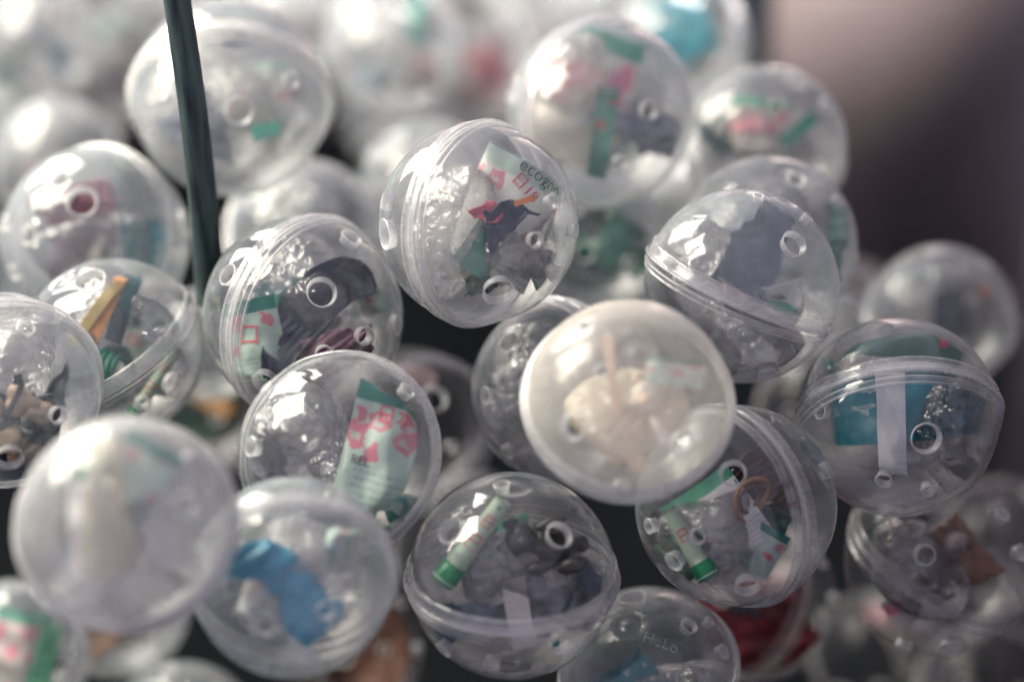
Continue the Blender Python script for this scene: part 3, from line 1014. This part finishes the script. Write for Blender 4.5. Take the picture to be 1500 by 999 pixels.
# --- pink printed leaflet
leaflet('pinkpaper', 562, 655, 110, 185, -14, 'mint', 'mint leaflet with pink pictures and a green top band', curl=1.1, dz=.42, seed=6, crease=.12,
        texts=[('REL', -25, -22, 18, 0, INK, 'black_ink'), ('日本', 10, 48, 30, 0, (.72, .12, .22), 'red_ink')])
bag('pinkpaper', 435, 655, 170, 200, 'bright crumpled bag left of the pink printed leaflet', 70, dz=.1)
bag('pinkpaper', 440, 625, 90, 80, 'small glaring fold of bag near the pink printed leaflet', 71, dz=.35, white=True)
ring('pinkpaper', 575, 750, 32, 8, (.06, .35, .30), 'pale green hair tie below the pink printed leaflet', tx=40, ty=30, dz=.45, strands=2)
# --- paper roll
roll('pen', (650, 846), (738, 728), 34, 'pale green paper roll with red characters and dark green end', dz0=.48, dz1=.50,
     texts=[('己', .50, 30, 0, 0), ('日', .74, 24, 0, 0), ('x', .93, 14, 20, 1)])
leaflet('pen', 735, 810, 110, 100, 15, 'white', 'crumpled whitish paper beside the green and white roll', curl=.9, dz=.2, seed=12, crease=.5)
figure('pen', 805, 795, 62, (.010, .011, .012), (.015, .018, .026), 'black toy behind the green and white paper roll', 80, dz=.32, rot=-75)
bag('pen', 790, 860, 230, 190, 'crumpled clear bag in the level seam capsule', 81, dz=.1, amp=.3)
cloth('pen', 760, 890, 36, 110, 8, (.62, .58, .56), 'pale strip standing below the level seam', 4, dz=.4, amp=.2, nf=5, name='paper_strip', cat='strip')
# --- ring and paper
leaflet('ringpaper', 1050, 760, 120, 120, 35, 'white', 'white leaflet with dark print beside the brown ring', curl=.8, dz=.32, seed=14, crease=.4)
ring('ringpaper', 1096, 728, 33, 7, (.30, .15, .06), 'shiny brown ring at the end of the white leaflet', tx=25, ty=40, dz=.35, rough=.15)
ring('ringpaper', 1093, 728, 20, 6, (.10, .05, .03), 'small dark brown ring inside the larger brown ring', tx=25, ty=40, dz=.35, rough=.2)
roll('ringpaper', (1032, 838), (975, 740), 30, 'mint paper roll with bright green tip beside the brown ring capsule wall', dz0=.5, dz1=.4, capc=(.0, .35, .12), texts=[('日', .6, 24, 0, 0)])
cloth('ringpaper', 1105, 700, 90, 70, 10, (.06, .035, .03), 'dark brown scrap above the brown ring', 15, dz=.1, amp=.3)
leaflet('ringpaper', 1110, 800, 60, 70, -30, 'mint', 'small mint slip below the brown ring', curl=.9, dz=.3, seed=18)
bag('ringpaper', 1060, 780, 200, 190, 'crumpled clear bag around the brown ring', 91, dz=0)
# --- teal
leaflet('teal', 1312, 592, 215, 105, 4, 'teal', 'teal sheet curling inside the rightmost sharp capsule', curl=1.2, dz=.50, seed=21, crease=.2)
leaflet('teal', 1287, 618, 40, 150, 2, 'plain', 'white paper strip in front of the teal sheet', curl=.3, dz=.80, seed=22, crease=.08)
leaflet('teal', 1310, 498, 210, 55, -6, 'green', 'dark green leaflet with a red mark above the teal sheet', curl=1.0, dz=.35, seed=23, texts=[('■', 65, 0, 20, 0, (.6, .05, .08), 'red_ink')])
bag('teal', 1395, 640, 150, 190, 'wrinkled clear bag right of the teal sheet', 95, dz=.2, amp=.3)
# --- orange strips
cloth('orange', 168, 452, 20, 135, -24, (.70, .33, .12), 'bright orange flat strip under a tilted lid', 2, dz=.50, amp=.06, nf=3, name='paper_strip', cat='strip')
cloth('orange', 150, 462, 16, 110, -38, (.62, .48, .20), 'yellowish flat strip beside the bright orange one', 6, dz=.52, amp=.06, nf=3, name='paper_strip', cat='strip')
cloth('orange', 190, 450, 26, 110, -20, (.04, .16, .18), 'dark teal strip behind the bright orange one', 9, dz=.38, amp=.08, nf=3, name='paper_strip', cat='strip')
ring('orange', 180, 548, 40, 13, (.01, .20, .14), 'dark green hair tie of several strands below the orange strips', tx=10, ty=62, dz=.35, strands=4, name='hair_tie', cat='hair tie')
roll('orange', (200, 612), (270, 508), 20, 'thin green roll with red characters right of the hair tie', dz0=.40, dz1=.42, capfrac=.14, body=(.16, .30, .20), texts=[('己', .42, 22, 0, 0), ('日', .72, 16, 0, 0)])
leaflet('orange', 215, 520, 80, 110, -10, 'mint', 'mint leaflet with pink print behind the green hair tie', curl=.8, dz=.1, seed=30)
bag('orange', 170, 500, 200, 200, 'clear bag around the orange strips', 99, dz=-.1)
bag('orange', 236, 470, 60, 70, 'knot of film at the lid edge above the thin green roll', 98, dz=.5)
# --- navy and beige toy
c = CAPS['navyleft']
e = empty('toy_bundle', c['M'], 'tangled navy toy with beige lumps at the left edge', 'toy')
rng_ = np.random.default_rng(5)
for k, (x, y, sx, sy, dz) in enumerate(((50, 585, 24, 19, .55), (28, 640, 28, 24, .55), (72, 600, 17, 16, .5), (52, 665, 26, 20, .45), (8, 600, 22, 18, .6))):
    V, Fc = blob(c, loc(c, x, y, dz), (sx, sy, 16), 300 + k, rough=.35)
    mesh('beige_lump', V, Fc, solid('beige_vinyl', (.40, .29, .19), .4, .3, 160), e, c['M'])
for k in range(16):
    p = [loc(c, 38 + rng_.normal() * 30, 620 + rng_.normal() * 36, .45 + rng_.normal() * .12) for _ in range(3)]
    q = [p[0] * (1 - t) ** 2 + 2 * p[1] * t * (1 - t) + p[2] * t * t for t in np.linspace(0, 1, 12)]
    V, Fc = tube_between(clampR(np.array(q), c['R'], .88), (3.2 + 3 * rng_.random()) * c['R'] / c['r'], 8)
    mesh('navy_strap', V, Fc, solid('navy_vinyl', (.005, .012, .026), .4, .3, 160), e, c['M'])
cloth('navyleft', 30, 640, 150, 140, 20, (.01, .02, .04), 'crumpled navy cloth behind the beige lumps at the left edge', 6, dz=.1, amp=.5, nf=20)
bag('navyleft', 0, 540, 220, 180, 'cloudy bag around the navy and beige toys', 101, dz=-.1, white=True)
# --- white foreground
bag('whitefront', 165, 760, 110, 260, 'bright cloudy bag in the large foreground capsule', 110, dz=.35, white='cream')
bag('whitefront', 205, 850, 150, 100, 'second bright bag low in the large foreground capsule', 111, dz=.3, white=True)
bag('whitefront', 255, 750, 150, 220, 'clear film at the right of the large foreground capsule', 112, dz=0)
leaflet('whitefront', 205, 700, 90, 120, -30, 'mint', 'mint slip at the top of the large foreground capsule', curl=1.0, dz=.3, seed=31)
cloth('whitefront', 172, 805, 60, 90, -25, (.62, .36, .25), 'orange scrap in the large foreground capsule', 11, dz=.25, amp=.2)
leaflet('whitefront', 150, 770, 70, 220, 6, 'white', 'white sheet standing in the large foreground capsule', curl=1.2, dz=.35, seed=35)
# --- blue band
pts = []
c = CAPS['bluefront']
path = [(350, 818, 60), (392, 815, 56), (425, 838, 60), (447, 880, 80), (468, 905, 70), (492, 900, 52)]
V = []; Fc = []
n = 40; mcr = 8
for i in range(n + 1):
    t = i / n * (len(path) - 1)
    k = min(int(t), len(path) - 2); f = t - k
    f = f * f * (3 - 2 * f)
    x = path[k][0] * (1 - f) + path[k + 1][0] * f; y = path[k][1] * (1 - f) + path[k + 1][1] * f; w = path[k][2] * (1 - f) + path[k + 1][2] * f
    for j in range(mcr + 1):
        s = j / mcr - .5
        V.append(loc(c, x - s * w * .55, y + s * w, .30 + .20 * math.cos(s * 2.6) + .05 * math.sin(i * .9 + j)))
for i in range(n):
    for j in range(mcr):
        q = i * (mcr + 1) + j
        Fc.append((q, q + 1, q + mcr + 2, q + mcr + 1))
o = mesh('rubber_band', clampR(np.array(V), c['R'], .92), Fc, solid('bright_blue_rubber', (0.0, .30, .46), .3, .3, 90), None, c['M'])
s = o.modifiers.new('thickness', 'SOLIDIFY'); s.thickness = .0015
tag(o, 'bright blue wide band in the milky foreground capsule', 'band')
leaflet('bluefront', 395, 862, 80, 90, -20, 'pale', 'pale slip curled under the bright blue band', curl=1.4, dz=.25, seed=36)
bag('bluefront', 430, 850, 210, 190, 'cloudy bag around the bright blue band', 120, dz=-.1, white=True)
# --- grey hello
leaflet('hello', 930, 1005, 90, 80, 40, 'teal', 'teal and white slip at the bottom of the embossed grey capsule', curl=1.0, dz=.1, seed=38)
bag('hello', 1000, 1020, 160, 120, 'film at the bottom of the embossed grey capsule', 131)
TV, TF = text_verts('HeLo', 24 * CAPS['hello']['R'] / 131)
c = CAPS['hello']
dd = np.array([(960 - 950) / 131, -(925 - 988) / 131, 0]); dd[2] = math.sqrt(1 - dd @ dd)
fr = np.array((Vector(dd).to_track_quat('Z', 'Y') @ Quaternion((0, 0, 1), R_(180))).to_matrix()) if False else frame_to(dd)
upv = np.array([0.35, 1, 0]); upv = upv - dd * (upv @ dd); upv /= np.linalg.norm(upv); rtv = np.cross(upv, dd)
V = TV[:, :1] * rtv[None] + TV[:, 1:2] * upv[None] + dd[None] * c['R']
V = V / np.linalg.norm(V, axis=1)[:, None] * c['R'] * 1.004
mesh('embossed_mark', V, TF, RIM['clear'](), [ch for ch in c['e'].children if ch.name.startswith('base_shell')][0], c['M'], smooth=False)



def wad(key, px, py, sx, sy, pal, label, seed, dz=.2, amp=.5):
    """crumpled ball of printed paper"""
    c = CAPS[key]; u = c['R'] / c['r']
    V, Fc = ico(4)
    uv = np.stack([V[:, 0] * .5 + .5 + V[:, 2] * .2, V[:, 1] * .5 + .5], 1)
    rng = np.random.default_rng(seed)
    V = V * np.array([sx, sy, (sx + sy) * .3]) * .5 * u
    V = folds(V, rng, 24, amp, (sx + sy) * .22 * u)
    V -= V.mean(0)
    V = V / np.abs(V).max(0) * np.array([sx, sy, (sx + sy) * .3]) * .5 * u
    V = clampR(V @ rotm(rng.uniform(0, 180)).T + loc(c, px, py, dz), c['R'], .9)
    o = mesh('crumpled_wrapper', V, Fc, PAL[pal](), None, c['M'], smooth=False, uvs=uv)
    return tag(o, label, 'wrapper')


wad('hero', 690, 365, 70, 110, 'mint', 'crumpled mint wrapper beneath the black lettering, left side', 1, dz=.2)
wad('hero', 790, 390, 60, 60, 'white', 'crumpled white wrapper near the vented end of the lettered capsule', 2, dz=.2)
wad('navy', 545, 440, 70, 60, 'mint', 'crumpled wrapper at the right end of the navy wing', 3, dz=.1)
wad('navy', 400, 440, 60, 60, 'teal', 'crumpled teal wrapper behind the mint leaflet with pink box', 4, dz=.1)
wad('dome', 1050, 500, 110, 70, 'pale', 'crumpled pale wrapper under the diagonal lid', 5, dz=.1)
wad('dome', 1150, 440, 80, 80, 'white', 'crumpled white wrapper behind the diagonal lid band', 6, dz=-.1)
wad('orange', 130, 560, 90, 60, 'green', 'crumpled dark green wrapper below the hair tie', 7, dz=.2)
wad('orange', 225, 545, 60, 60, 'pink', 'crumpled pink wrapper right of the hair tie', 8, dz=.1)
wad('pen', 720, 800, 90, 80, 'white', 'crumpled white wrapper right of the green and white roll', 9, dz=.25)
wad('pen', 800, 900, 110, 60, 'teal', 'crumpled teal wrapper below the level seam', 10, dz=0)
wad('pinkpaper', 590, 735, 70, 70, 'mint', 'crumpled mint wrapper at the lower right of the pink pictures', 11, dz=.25)
wad('pinkpaper', 470, 720, 80, 60, 'white', 'crumpled white wrapper left below the pink pictures', 12, dz=.3)
wad('ringpaper', 1060, 800, 90, 60, 'pale', 'crumpled pale wrapper under the brown ring', 13, dz=.3)
wad('ringpaper', 1140, 770, 60, 80, 'green', 'crumpled dark green wrapper near the ribbed seam on the right', 14, dz=0)
wad('teal', 1400, 655, 80, 70, 'pale', 'crumpled pale wrapper at the lower right of the teal sheet', 15, dz=.2)
wad('teal', 1230, 560, 50, 80, 'white', 'crumpled white wrapper at the left end of the teal sheet', 16, dz=0)
wad('leftmid', 150, 390, 90, 60, 'pink', 'crumpled pink wrapper low in the glaring left capsule', 17, dz=.2)
wad('bluefront', 500, 800, 70, 70, 'mint', 'crumpled mint wrapper upper right of the bright blue band', 18, dz=.1)
wad('behfrost', 745, 560, 50, 90, 'white', 'crumpled grey wrapper behind the frosted capsule', 19, dz=.1)
wad('red', 1150, 860, 70, 80, 'red', 'crumpled dark red wrapper in the deep red cloth', 20, dz=.3)
wad('brown', 1320, 880, 70, 60, 'pink', 'crumpled pinkish wrapper low in the dim capsule at right', 21, dz=.1)
wad('greenback', 830, 330, 60, 70, 'white', 'crumpled white wrapper right behind the lettered capsule', 22, dz=.1)
wad('topleftbig', 420, 180, 70, 60, 'white', 'crumpled wrapper right inside the big capsule behind the rod', 23, dz=0)
# --- behind ones
leaflet('pinkback', 850, 140, 150, 200, -18, 'pink', 'blurred leaflet with pink patches above the lettered capsule', curl=1.0, dz=.35, seed=41)
leaflet('pinkback', 880, 200, 30, 130, -8, 'green', 'green strip beside the blurred pink patched leaflet', curl=.4, dz=.45, seed=42)
bag('pinkback', 840, 110, 150, 120, 'bright bag at the top of the pink patched leaflet capsule', 143, dz=.2, white=True)
leaflet('pinkgreen', 1110, 190, 90, 80, -5, 'pink', 'blurred leaflet with strong pink patch by the steel wall', curl=.7, dz=.4, seed=44)
cloth('pinkgreen', 1162, 196, 18, 62, -52, (.0, .28, .16), 'short green stroke of paper by the steel wall', 3, dz=.5, amp=.05, nf=3, name='paper_strip', cat='strip')
cloth('pinkgreen', 1040, 215, 50, 60, 10, (.02, .06, .06), 'dark scrap left of the strong pink patch', 5, dz=.4)
bag('pinkgreen', 1060, 150, 90, 70, 'bright bag above the strong pink patch', 145, white=True)
bag('behdome', 1125, 340, 180, 170, 'clear bag in the capsule behind the diagonal lid', 146)
cloth('behdome', 1215, 370, 40, 130, 0, (.03, .12, .14), 'dark teal scrap behind the diagonal lid', 8, dz=.2)
leaflet('greenback', 890, 350, 90, 80, -40, 'green', 'dark green leaflet right behind the lettered capsule', curl=.8, dz=.3, seed=47)
cloth('greenback', 930, 385, 50, 60, -40, (.01, .20, .15), 'green scrap in the gap left of the diagonal lid', 9, dz=.3)
cloth('greenback', 858, 370, 60, 80, 10, (.02, .04, .05), 'black scrap right behind the lettered capsule', 10, dz=.2)
figure('midback', 455, 360, 48, (.10, .08, .10), (.40, .34, .36), 'brown grey toy behind the navy toy capsule', 150, rot=70)
bag('midback', 430, 330, 170, 150, 'glaring bag behind the navy toy capsule', 151, dz=.1)
cloth('leftmid', 120, 320, 130, 110, 20, (.38, .20, .25), 'dusky pink cloth in the glaring left capsule', 12, dz=.0)
leaflet('leftmid', 215, 365, 70, 80, 10, 'teal', 'teal print at the right side of the glaring left capsule', curl=1.0, dz=.15, seed=52)
bag('leftmid', 150, 380, 200, 160, 'clear bag in the glaring left capsule', 153)
bag('topleftbig', 300, 150, 200, 200, 'cloudy bag in the big capsule behind the rod', 154, white=True, dz=-.2)
cloth('topleftbig', 398, 198, 40, 22, 12, (.05, .38, .28), 'small green spot of paper in the big capsule behind the rod', 13, dz=.5, amp=.1, nf=3, name='paper_strip', cat='strip')
leaflet('topleftbig', 370, 140, 110, 100, 10, 'pale', 'pale slip in the big capsule behind the rod', curl=.9, dz=0, seed=54)
cloth('topleftbig', 350, 62, 36, 24, 0, (.02, .03, .06), 'small navy scrap at the top of the big capsule behind the rod', 14, dz=.3, amp=.1, nf=3)
cloth('rightback', 1380, 460, 50, 62, 0, (.02, .03, .05), 'dark square scrap in the domed capsule by the steel wall', 15, dz=.5, amp=.08, nf=4)
leaflet('rightback', 1345, 450, 60, 110, 5, 'pale', 'pale slip left of the dark square scrap', curl=.8, dz=.3, seed=55)
cloth('rightback', 1428, 428, 14, 14, 0, (.75, .25, .08), 'tiny orange dot right of the dark square scrap', 16, dz=.6, amp=.05, nf=2)
cloth('brown', 1400, 810, 120, 60, -50, (.24, .14, .09), 'brown curled scrap in the dim capsule at right', 17, dz=.2, amp=.4)
figure('brown', 1370, 830, 56, (.16, .12, .11), (.34, .29, .28), 'brown grey toy in the dim capsule at right', 160, rot=30)
bag('brown', 1345, 830, 150, 150, 'dull bag in the dim capsule at right', 161, dz=.2)
cloth('red', 1120, 900, 170, 150, 20, (.20, .010, .02), 'deep red crumpled cloth in a dark capsule', 18, dz=.2, amp=.4)
cloth('red', 1085, 870, 40, 60, 0, (.02, .02, .03), 'black scrap on the deep red cloth', 19, dz=.5)
leaflet('rb4', 1300, 900, 50, 110, 35, 'pink', 'green and red slip below the brownish toy', curl=.8, dz=.5, seed=58)
leaflet('corner', 15, 950, 110, 120, -10, 'pink', 'pink and green leaflet in the bottom left corner', curl=.9, dz=.4, seed=59)
cloth('corner', 75, 955, 30, 100, -10, (.05, .35, .18), 'bright green strip in the bottom left corner', 20, dz=.4, amp=.1)
cloth('lowleft', 165, 920, 80, 50, 10, (.34, .20, .12), 'tan scrap beneath the large foreground capsule', 21, dz=.4)
cloth('darkbrown', 530, 975, 120, 90, 20, (.16, .07, .04), 'brown scraps right of the blue band capsule', 22, dz=.3)
cloth('gapleft', 305, 580, 24, 90, 60, (.50, .25, .07), 'orange strip deep in the gap left of the navy wing', 23, dz=.5, amp=.05, nf=3, name='paper_strip', cat='strip')
cloth('gapleft', 300, 600, 100, 80, 10, (.04, .09, .07), 'dark green scrap deep in the gap left of the navy wing', 24, dz=.3)
cloth('dark', 610, 545, 70, 34, -12, (.45, .33, .33), 'pinkish slip in the dark shaded capsule', 25, dz=.5, amp=.1, nf=3, name='paper_strip', cat='strip')
figure('redback', 715, 110, 52, (.42, .04, .06), (.60, .25, .28), 'red and pink toy near the top', 170, rot=10)
bag('redback', 690, 130, 60, 60, 'white bag at the feet of the red and pink toy', 171, dz=.4, white=True)
leaflet('tealback', 990, 40, 90, 110, 25, 'teal', 'very blurred teal leaflet by the corner post', curl=.7, dz=.4, seed=61)
cloth('farleft', 80, 250, 60, 50, 0, (.20, .22, .26), 'grey scrap in the blurred capsule at the left edge', 26)
bag('farleft', 60, 220, 100, 100, 'bag in the blurred capsule at the left edge', 172, white=True, sub=4)
cloth('t4', 152, 40, 60, 26, 0, (.0, .25, .17), 'dark green scrap at the top left of the rod', 27, dz=.4, amp=.1, nf=3)
cloth('t3', 98, 95, 30, 40, 0, (.08, .14, .22), 'dark blue scrap in the top left corner capsule', 28, dz=.5)
cloth('t1', 612, 25, 26, 80, 0, (.05, .35, .26), 'green strip in the silvery capsule at the top', 29, dz=.4, name='paper_strip', cat='strip')
for i, (k, lab) in enumerate((('t1', 'silvery capsule left of the red toy'), ('t2', 'capsule cut by the top edge right of the rod'), ('t3', 'top left corner capsule'),
                              ('t4', 'capsule left of the rod top'), ('t5', 'bright capsule cut by the top edge'), ('t6', 'capsule at the top edge behind the rod'),
                              ('t7', 'capsule above the red toy'), ('u2', 'last row capsule behind the red toy'),
                              ('u3', 'last row capsule behind the rod'), ('u6', 'left edge capsule near the top'), ('hergrey', 'grey capsule behind the lettered one'),
                              ('dg', 'low capsule left of the diagonal lid'))):
    c = CAPS[k]
    bag(k, c['px'], c['py'], c['r'] * 1.5, c['r'] * 1.4, 'bright crumpled bag in the ' + lab, 200 + i, white=True, sub=4)
for k, px, py, w, h, col, lab in (
        ('t3', 45, 45, 70, 50, (.10, .11, .16), 'slate blue scrap in the top left corner capsule'),
        ('t3', 20, 100, 40, 60, (.03, .12, .12), 'dark teal scrap low in the top left corner capsule'),
        ('t4', 180, 120, 60, 60, (.30, .20, .24), 'dusky mauve scrap left of the rod top'),
        ('t4', 120, 140, 50, 40, (.10, .12, .18), 'slate scrap left of the rod top'),
        ('t1', 560, 100, 80, 60, (.16, .20, .24), 'grey blue scrap in the silvery capsule'),
        ('t1', 620, 110, 40, 60, (.34, .22, .22), 'rosy scrap in the silvery capsule'),
        ('t2', 450, 40, 70, 50, (.20, .20, .24), 'grey scrap in the capsule right of the rod top'),
        ('t5', 870, 20, 50, 50, (.12, .16, .18), 'grey scrap in the bright capsule at the top edge'),
        ('t7', 680, 10, 70, 24, (.03, .03, .03), 'black scrap at the top edge above the red toy'),
        ('u6', 10, 180, 60, 50, (.05, .11, .11), 'dark green scrap cut by the left edge'),
        ('u1', 590, 150, 70, 60, (.30, .28, .32), 'grey scrap right of the dark gap near the top'),
        ('hergrey', 600, 240, 80, 60, (.28, .25, .28), 'grey mauve scrap behind the lettered capsule'),
        ('farleft', 60, 270, 60, 40, (.30, .20, .22), 'rosy scrap in the blurred capsule at the left edge'),
        ('topleftbig', 300, 190, 90, 70, (.26, .28, .32), 'grey scrap left inside the big capsule behind the rod'),
        ('pinkback', 950, 200, 70, 90, (.20, .22, .27), 'grey blue scrap at the right of the pink patched leaflet'),
        ('behdome', 1090, 300, 90, 60, (.22, .22, .27), 'grey scrap in the capsule behind the diagonal lid'),
        ('pinkpaper', 420, 720, 90, 70, (.10, .09, .14), 'dark violet scrap beneath the bright crumpled bag'),
        ('pinkpaper', 385, 640, 50, 80, (.05, .05, .06), 'black scrap at the left wall beside the bright crumpled bag'),
        ('pen', 840, 870, 70, 90, (.05, .07, .12), 'navy scrap at the right of the level seam'),
        ('pen', 770, 870, 50, 80, (.04, .06, .11), 'navy scrap beside the pale standing strip'),
        ('pen', 690, 900, 120, 50, (.10, .16, .20), 'blue grey scrap under the level seam'),
        ('ringpaper', 1010, 800, 60, 70, (.04, .12, .07), 'dark green scrap under the mint roll'),
        ('hero', 700, 400, 60, 70, (.10, .13, .12), 'dark grey scrap at the bottom of the lettered capsule'),
        ('teal', 1400, 600, 60, 90, (.01, .14, .22), 'dark teal scrap at the right end of the teal sheet')):
    o = cloth(k, px, py, w, h, (px * 7) % 60 - 30, col, lab, int(px + py), dz=.25, amp=.45, nf=13, name='crumpled_scrap', cat='scrap')
u1 = cloth('dg', 985, 300, 70, 60, 0, (.03, .10, .08), 'dark green scrap low in the gap left of the diagonal lid', 77, dz=.3, name='crumpled_scrap', cat='scrap')
for i, (k, lab) in enumerate((('lowmid', 'capsule behind the paper roll capsule'), ('rightgap', 'capsule in the gap above the teal sheet'))):
    c = CAPS[k]
    bag(k, c['px'], c['py'], c['r'] * 1.4, c['r'] * 1.2, 'dull crumpled bag in the ' + lab, 230 + i, sub=4)
